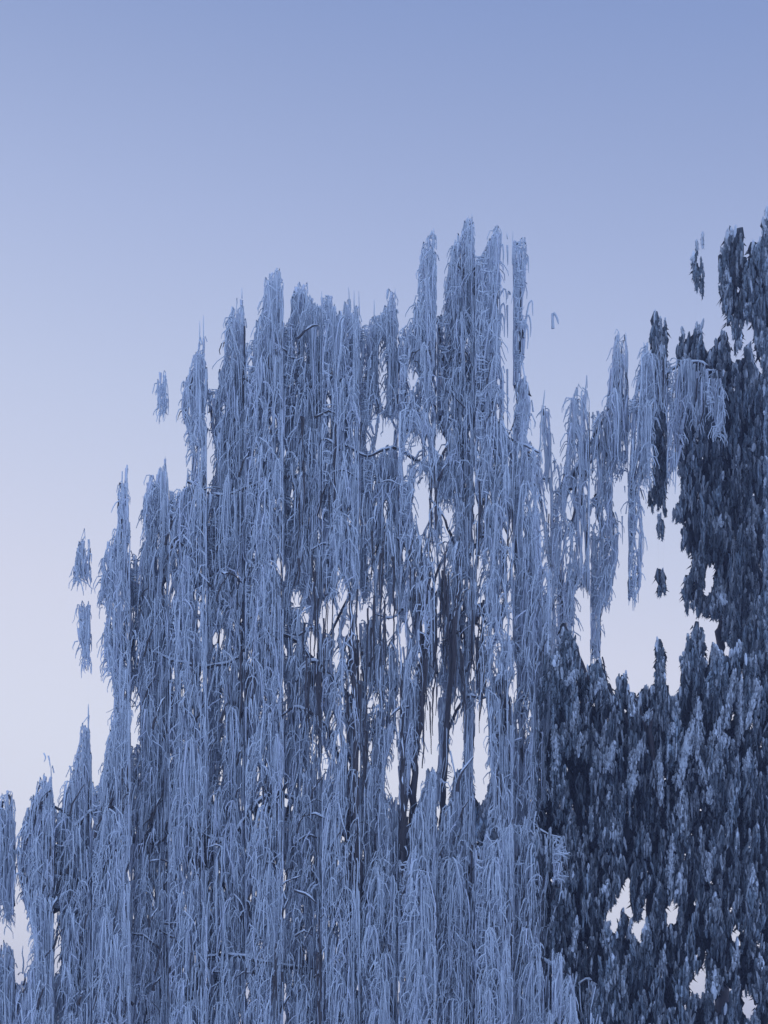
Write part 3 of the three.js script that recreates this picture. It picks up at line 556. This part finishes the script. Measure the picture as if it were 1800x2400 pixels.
function conifer(o, inside, d, opt) {
  const { x0, x1, y0, y1, depth = 1.2, frost = 1, snow = 0.5, bw = 56, bl = 125 } = opt;
  const solid = (x, y) => inside(x, y) || inside(x - 3, y) || inside(x + 3, y);
  // inner foliage, its colour darkened to paint the shade between boughs
  const back = new MB();
  for (let y = y0; y < y1; y += 20) for (let x = x0; x < x1; x += 12) {
    const px = x + R(-9, 9), py = y + R(-12, 12); if (!solid(px, py) || !solid(px - 9, py) || !solid(px + 9, py) || !solid(px, py + 20) || !solid(px, py - 16)) continue;
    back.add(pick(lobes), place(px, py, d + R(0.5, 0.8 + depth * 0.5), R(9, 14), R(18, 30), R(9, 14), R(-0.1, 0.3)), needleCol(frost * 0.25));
  }
  if (!back.empty) back.build('inner_needles', M.needle, o).userData.kind = 'stuff';
  // fingers of needles along the outline, so that tips and tufts stand clear against the sky
  const rim = new MB();
  for (let y = y0; y < y1; y += 11) for (let x = x0; x < x1; x += 8) {
    const px = x + R(-4, 4), py = y + R(-5, 5); if (!inside(px, py)) continue;
    const eL = !inside(px - 15, py), eR = !inside(px + 15, py), eT = !inside(px, py - 30), eB = !inside(px, py + 24);
    if (!(eL || eR || eT || eB)) continue;
    const fw = R(2.8, 4.8), fh = R(9, 17), top = !inside(px, py - 12), kk = R(0.8, 1);
    for (let e = eL && eR ? 0 : 2; e < 3; e++) rim.add(pick(top && rnd() < 0.4 ? lumps : lobes), place(px + (e < 2 ? R(-2, 2) : 0), py + (e < 2 ? R(-6, 6) : 0), d + R(-0.5, 0.3) * depth, fw, fh, fw, R(-0.1, 0.25)), top && rnd() < 0.8 ? snowCol().map((c) => c * kk) : rnd() < 0.3 ? crustCol() : needleCol(frost));
  }
  if (!rim.empty) rim.build('needle_tips', M.needle, o).userData.kind = 'stuff';
  // drooping branches: fingers of needles hang from a crest that carries snow
  for (let y = y0 - 20; y < y1; y += bl * 0.5) for (let x = x0; x < x1; x += bw * 0.78) {
    let ax = x + R(-14, 14), ay = y + R(-30, 30);
    const k = panelOf(ax), lo = panelX(k) + 1, hi = panelX(k) + PITCH - 1;
    let v = inside(ax, ay); for (let q = 0; q < 4 && !v; q++) { ay += 14; v = inside(ax, ay); }
    if (!v) continue;
    const u = (ax - lo) / PITCH, slim = u > 0.7 ? 0.55 : 1, w = bw * R(0.35, 0.65) * slim, L = bl * R(0.6, 1.25) * (u > 0.7 ? 1.2 : u < 0.25 ? 0.7 : 1), slant = R(-0.42, 0.08) * slim, dd = d + R(-0.6, 0.45) * depth, loaded = rnd() < snow ? R(0.3, 0.65) : R(0, 0.14);
    const coat = R(0.45, 1.7);
    const nb = new MB(), sb = new MB(), n = Math.round(30 * (w / 22) * (L / 95)) + 5;
    for (let q = 0; q < n; q++) {
      const t = R(0, 1), spread = w * Math.sqrt(Math.min(1, t * 1.6)) * (t > 0.8 ? 1.25 - t * 0.35 : 1), f = R(-1, 1);
      const px = Math.min(hi - 2, Math.max(lo + 2, ax + slant * L * t + f * spread)), py = ay + L * t + Math.abs(f) * w * 0.5;
      if (px > 1812 || !solid(px, py) || !solid(px + 5, py + 10) || !solid(px - 5, py + 4) || !solid(px, py - 8)) continue;
      const edge = !inside(px + 9, py) || !inside(px - 9, py), z = dd - 0.25 * (1 - f * f) - 0.2 * t + R(-0.12, 0.12);
      const fw = R(2.5, 4.6) * (slim < 1 ? 0.8 : 1), fh = R(9, 20) * (inside(px, py + 24) ? 1 : 0.7);
      nb.add(pick(lobes), place(px, py, z, fw, fh, fw, -f * 0.3 + R(-0.15, 0.15) - slant * 0.5), (t < loaded ? rnd() < 0.85 : rnd() < 0.27) ? crustCol() : needleCol(frost * coat * (t > 0.6 ? 0.8 : 1)));
    }
    const crest = !inside(ax, ay - 26) ? Math.max(0.3, loaded) : loaded;      // snow lies along the crest
    for (let t = 0; t < crest; t += R(0.035, 0.07)) {
      const spread = w * Math.sqrt(Math.min(1, t * 1.6)) * 0.75, f = R(-1, 0.7), px = Math.min(hi - 3, Math.max(lo + 3, ax + slant * L * t + f * spread)), py = ay + L * t + Math.abs(f) * w * 0.45 - 4;
      if (!inside(px, py + 4)) continue;
      const r = R(2.6, 5.4) * (slim < 1 ? 0.75 : 1), kk = R(0.7, 1);
      sb.add(pick(rnd() < 0.35 ? lumps : lobes), place(px, py, dd - 0.3 * (1 - f * f) - 0.2 * t, r, r * R(1.2, 2.4), r, -f * 0.3 - slant * 0.5), snowCol().map((c) => c * kk));
    }
    if (nb.empty) continue;
    const m = nb.build('needle_branch', M.needle, o); m.userData.kind = 'stuff';
    if (!sb.empty) { const t = new THREE.Group(); t.position.copy(o.position); const q = sb.build('snow_load', M.snow, t); q.userData.kind = 'stuff'; t.remove(q); m.add(q); }
  }
}
// a slanting run of snow on a bough: [x0, y0, x1, y1, width]
function drifts(o, list, d) {
  for (const [x0, y0, x1, y1, w] of list) {
    const mb = new MB(), n = Math.max(8, Math.round(Math.hypot(x1 - x0, y1 - y0) / 2.6));
    const core = [];
    for (let a = 0; a <= 9; a++) { const t = a / 9; core.push(at(x0 + (x1 - x0) * t + R(-2.5, 2.5), y0 + (y1 - y0) * t + R(-2, 2), d + 0.08)); }
    mb.tube(core, (t) => d / F * w * (0.25 + 0.55 * Math.sin(t * 2.6 + 0.25)) * R(0.45, 0.9), 8, crustCol(), 0.35);
    for (let a = 0; a <= n; a++) {
      const t = a / n, wide = w * (0.3 + 0.75 * Math.sin(t * 2.7 + 0.2)) * R(0.6, 1.3);
      for (let e = 0; e < 3; e++) {
        const f = R(-1, 1) * (rnd() < 0.35 ? 1.9 : 1), far = Math.abs(f) > 0.6 || rnd() < 0.55, q = R(2, 3.6) * (0.6 + w / 30), kk = R(0.7, 0.95);
        mb.add(pick(far ? lobes : lumps), place(x0 + (x1 - x0) * t + f * wide, y0 + (y1 - y0) * t + R(-6, 6) + Math.abs(f) * 6, d + 0.16 * f * f + R(-0.02, 0.04), q, q * R(1.3, 2.8), q * 0.7, R(-0.1, 0.4)), rnd() < 0.55 ? crustCol() : snowCol().map((c) => c * kk * 0.85));
      }
    }
    const m = mb.build('snow_drift', M.snow, o); m.userData.kind = 'stuff';
  }
}

// --- tall conifer at the right edge
{
  const D = 41;
  const polys = [
    [1630, 569, 1636, 570, 1636, 700, 1628, 695, 1625, 652, 1622, 614, 1625, 590], [1645, 562, 1649, 610, 1649, 705, 1640, 700, 1639, 600],
    [1712, 531, 1718, 545, 1724, 532, 1729, 550, 1734, 526, 1740, 570, 1741, 700, 1741, 790, 1737, 829, 1732, 800, 1726, 822, 1721, 820, 1717, 787, 1712, 760, 1704, 751, 1708, 720, 1701, 731, 1692, 722, 1695, 700, 1684, 679, 1683, 639, 1689, 599, 1695, 592, 1699, 570, 1704, 550],
    [1744, 621, 1754, 622, 1759, 588, 1764, 580, 1770, 565, 1776, 575, 1786, 561, 1789, 516, 1797, 498, 1806, 520, 1830, 500, 1860, 560, 1900, 700, 1930, 900, 1960, 2520, 1790, 2520, 1790, 890, 1782, 842, 1768, 798, 1766, 756, 1744, 749],
  ];
  const inside = crownGrid(polys, D);
  const o = thing('tall_conifer', 'tallest dark conifer at the right edge, its needles loaded with snow', 'tree', 'snow laden conifers', 1830, D);
  bough(o, [[1830, 2660, 0], [1830, 1800, .2], [1825, 1000, .2], [1815, 620, .2]], 22, D + 0.6, 0, 'trunk');
  for (const [l, r] of [[[[1824, 900, 0], [1780, 770, 0], [1736, 640, 0], [1733, 540, 0]], 2.2], [[[1824, 860, 0], [1760, 700, 0], [1700, 650, 0]], 2.2], [[[1740, 880, 0], [1646, 860, 0], [1644, 700, 0], [1644, 566, 0]], 0.05], [[[1740, 890, 0], [1636, 860, 0], [1634, 690, 0], [1632, 580, 0]], 0.05]]) bough(o, l, r, D + 0.5, 0, 'limb');
  conifer(o, inside, D, { x0: 1615, x1: 1835, y0: 500, y1: 2440, frost: 0.95, snow: 0.4, depth: 1.3 });
}
// --- middle conifer behind the right birch
{
  const D = 43.5;
  const polys = [
    [1537, 733, 1543, 750, 1546, 760, 1548, 738, 1552, 780, 1559, 745, 1562, 800, 1562, 960, 1562, 1215, 1552, 1190, 1545, 1180, 1530, 1195, 1517, 1172, 1520, 1150, 1530, 1120, 1528, 1040, 1530, 900, 1525, 830, 1525, 781],
    [1538, 1216, 1547, 1216, 1547, 1248, 1540, 1250], [1550, 1221, 1559, 1221, 1559, 1259, 1551, 1255], [1539, 1340, 1547, 1342, 1547, 1393, 1541, 1370], [1551, 1340, 1559, 1342, 1558, 1405, 1552, 1390],
    [1586, 840, 1588, 790, 1597, 762, 1602, 790, 1606, 820, 1609, 790, 1615, 769, 1620, 800, 1621, 830, 1625, 800, 1626, 770, 1632, 751, 1637, 770, 1640, 800, 1645, 756, 1649, 800, 1652, 860, 1652, 1447, 1627, 1436, 1610, 1431, 1601, 1400, 1598, 1375, 1612, 1353, 1627, 1308, 1616, 1297, 1599, 1279, 1598, 1250, 1606, 1218, 1589, 1229, 1573, 1207, 1590, 1185, 1597, 1147, 1589, 1107, 1592, 1053, 1600, 987],
    [1654, 827, 1668, 826, 1676, 798, 1682, 840, 1686, 850, 1684, 815, 1694, 780, 1701, 791, 1706, 815, 1712, 833, 1713, 858, 1726, 860, 1735, 842, 1741, 880, 1741, 1560, 1692, 1490, 1690, 1450, 1654, 1444], [1744, 805, 1756, 810, 1760, 823, 1771, 869, 1800, 900, 1900, 950, 1900, 1600, 1744, 1600],
  ];
  const inside = crownGrid(polys, D);
  const o = thing('snowy_conifer', 'dark snowy conifer with several pointed tips, standing behind the arching right birch', 'tree', 'snow laden conifers', 1690, D);
  bough(o, [[1690, 2660, 0], [1690, 1500, .2], [1694, 900, .2]], 20, D + 0.6, 0, 'trunk');
  for (const l of [[[1690, 1300, 0], [1600, 1190, 0], [1545, 1100, 0], [1540, 760, 0]], [[1690, 1000, 0], [1640, 900, 0], [1633, 760, 0]], [[1545, 1210, 0], [1555, 1215, 0], [1555, 1300, 0], [1555, 1400, 0]], [[1542, 1200, 0], [1543, 1300, 0], [1543, 1390, 0]]]) bough(o, l, 0.05, D + 0.3, 0, 'limb');
  conifer(o, inside, D, { x0: 1510, x1: 1835, y0: 730, y1: 1600, frost: 1.1, snow: 0.45, depth: 1.2 });
}
// --- broad pine, lower right
{
  const D = 39;
  const polys = [
    [1240, 1980, 1262, 1640, 1275, 1560, 1285, 1500, 1292, 1540, 1292, 2520, 1262, 2520, 1256, 2080], [1294, 1560, 1310, 1500, 1323, 1462, 1336, 1480, 1348, 1507, 1360, 1550, 1372, 1582, 1383, 1560, 1383, 2520, 1294, 2520],
    [1385, 1556, 1408, 1545, 1415, 1570, 1425, 1610, 1437, 1636, 1440, 1590, 1449, 1574, 1456, 1590, 1467, 1578, 1472, 1620, 1472, 2520, 1385, 2520], [1474, 1618, 1486, 1630, 1496, 1647, 1502, 1625, 1511, 1605, 1518, 1620, 1526, 1608, 1533, 1610, 1535, 1560, 1540, 1500, 1546, 1510, 1548, 1540, 1553, 1500, 1558, 1540, 1561, 1620, 1562, 2520, 1474, 2520],
    [1564, 1625, 1580, 1640, 1587, 1640, 1596, 1609, 1594, 1551, 1609, 1525, 1612, 1478, 1622, 1490, 1632, 1456, 1638, 1480, 1645, 1453, 1651, 1500, 1652, 2520, 1564, 2520], [1654, 1555, 1664, 1560, 1672, 1510, 1684, 1520, 1700, 1540, 1741, 1500, 1741, 2520, 1654, 2520], [1744, 1540, 1900, 1500, 1900, 2520, 1744, 2520],
  ];
  const inside = crownGrid(polys, D);
  const o = thing('broad_pine', 'broad dark pine filling the lower right corner, with pale snow along its drooping boughs', 'tree', 'snow laden conifers', 1520, D);
  bough(o, [[1520, 2680, 0], [1524, 2200, .3], [1540, 1900, .3], [1546, 1680, .3]], 24, D + 0.8, 0, 'trunk');
  for (const [l, r] of [[[[1540, 1800, 0], [1450, 1660, -.4], [1434, 1632, -.5], [1410, 1540, -.5]], 4.5], [[[1440, 1640, -.4], [1380, 1600, -.5], [1350, 1512, -.5], [1324, 1462, -.5]], 4.5], [[[1540, 1800, 0], [1510, 1690, -.7], [1496, 1655, -.7], [1474, 1620, -.7]], 4.5], [[[1550, 1900, 0], [1530, 1740, -.9], [1522, 1700, -.9], [1530, 1660, -.9]], 7], [[[1600, 2000, 0], [1594, 1770, -.9], [1588, 1720, -.9], [1580, 1690, -.9]], 7]]) bough(o, l, r, D, 0.3);
  conifer(o, inside, D, { x0: 1205, x1: 1835, y0: 1450, y1: 2440, frost: 0.9, snow: 0.35, depth: 1.6 });
  drifts(o, [[1330, 1600, 1350, 1570, 10], [1480, 1790, 1502, 1740, 13], [1512, 1680, 1524, 1670, 9], [1440, 1740, 1424, 1800, 11], [1590, 1840, 1625, 1690, 15], [1638, 1640, 1634, 1780, 9], [1640, 1780, 1654, 1830, 8], [1660, 1820, 1700, 1720, 14], [1700, 1700, 1722, 1570, 9], [1735, 1600, 1738, 1720, 6], [1750, 1700, 1778, 1600, 10], [1480, 1850, 1488, 1800, 12], [1355, 1760, 1362, 1720, 8], [1545, 1760, 1550, 1880, 6], [1660, 1880, 1668, 1840, 11], [1750, 1800, 1756, 1760, 8], [1398, 1620, 1410, 1590, 9], [1340, 1700, 1352, 1640, 9], [1575, 1720, 1580, 1700, 9], [1345, 2210, 1352, 2150, 6], [1416, 2180, 1428, 2160, 6], [1300, 1720, 1306, 1790, 7], [1570, 2080, 1576, 1960, 7], [1660, 2060, 1664, 2000, 8]], D - 1.3);
}
// --- small snowy spruce in the gap below the tall birch
{
  const D = 46;
  const polys = [
    [1002, 1800, 1006, 1815, 1010, 1806, 1017, 1812, 1023, 1850, 1023, 2300, 960, 2300, 958, 1960, 975, 1905, 990, 1870, 998, 1845], [1072, 1813, 1078, 1830, 1086, 1808, 1096, 1825, 1112, 1800, 1112, 2300, 1026, 2300, 1026, 1965, 1044, 1940, 1056, 1900, 1062, 1850],
    [1114, 1880, 1125, 1890, 1136, 1870, 1150, 1840, 1165, 1790, 1175, 1690, 1190, 1740, 1202, 1720, 1202, 2300, 1114, 2300], [1204, 1740, 1215, 1800, 1240, 1860, 1250, 2300, 1204, 2300],
  ];
  const inside = crownGrid(polys, D);
  const o = thing('small_spruce', 'small frosted spruce whose tip shows in the bright gap under the tallest birch', 'tree', 'snow laden conifers', 1100, D);
  bough(o, [[1100, 2660, 0], [1100, 2200, .2], [1110, 1830, .2]], 12, D + 0.5, 0, 'trunk');
  conifer(o, inside, D, { x0: 955, x1: 1255, y0: 1690, y1: 2300, frost: 2.6, snow: 0.8, depth: 1, bw: 34, bl: 80 });
}

renderer.render(scene, camera);
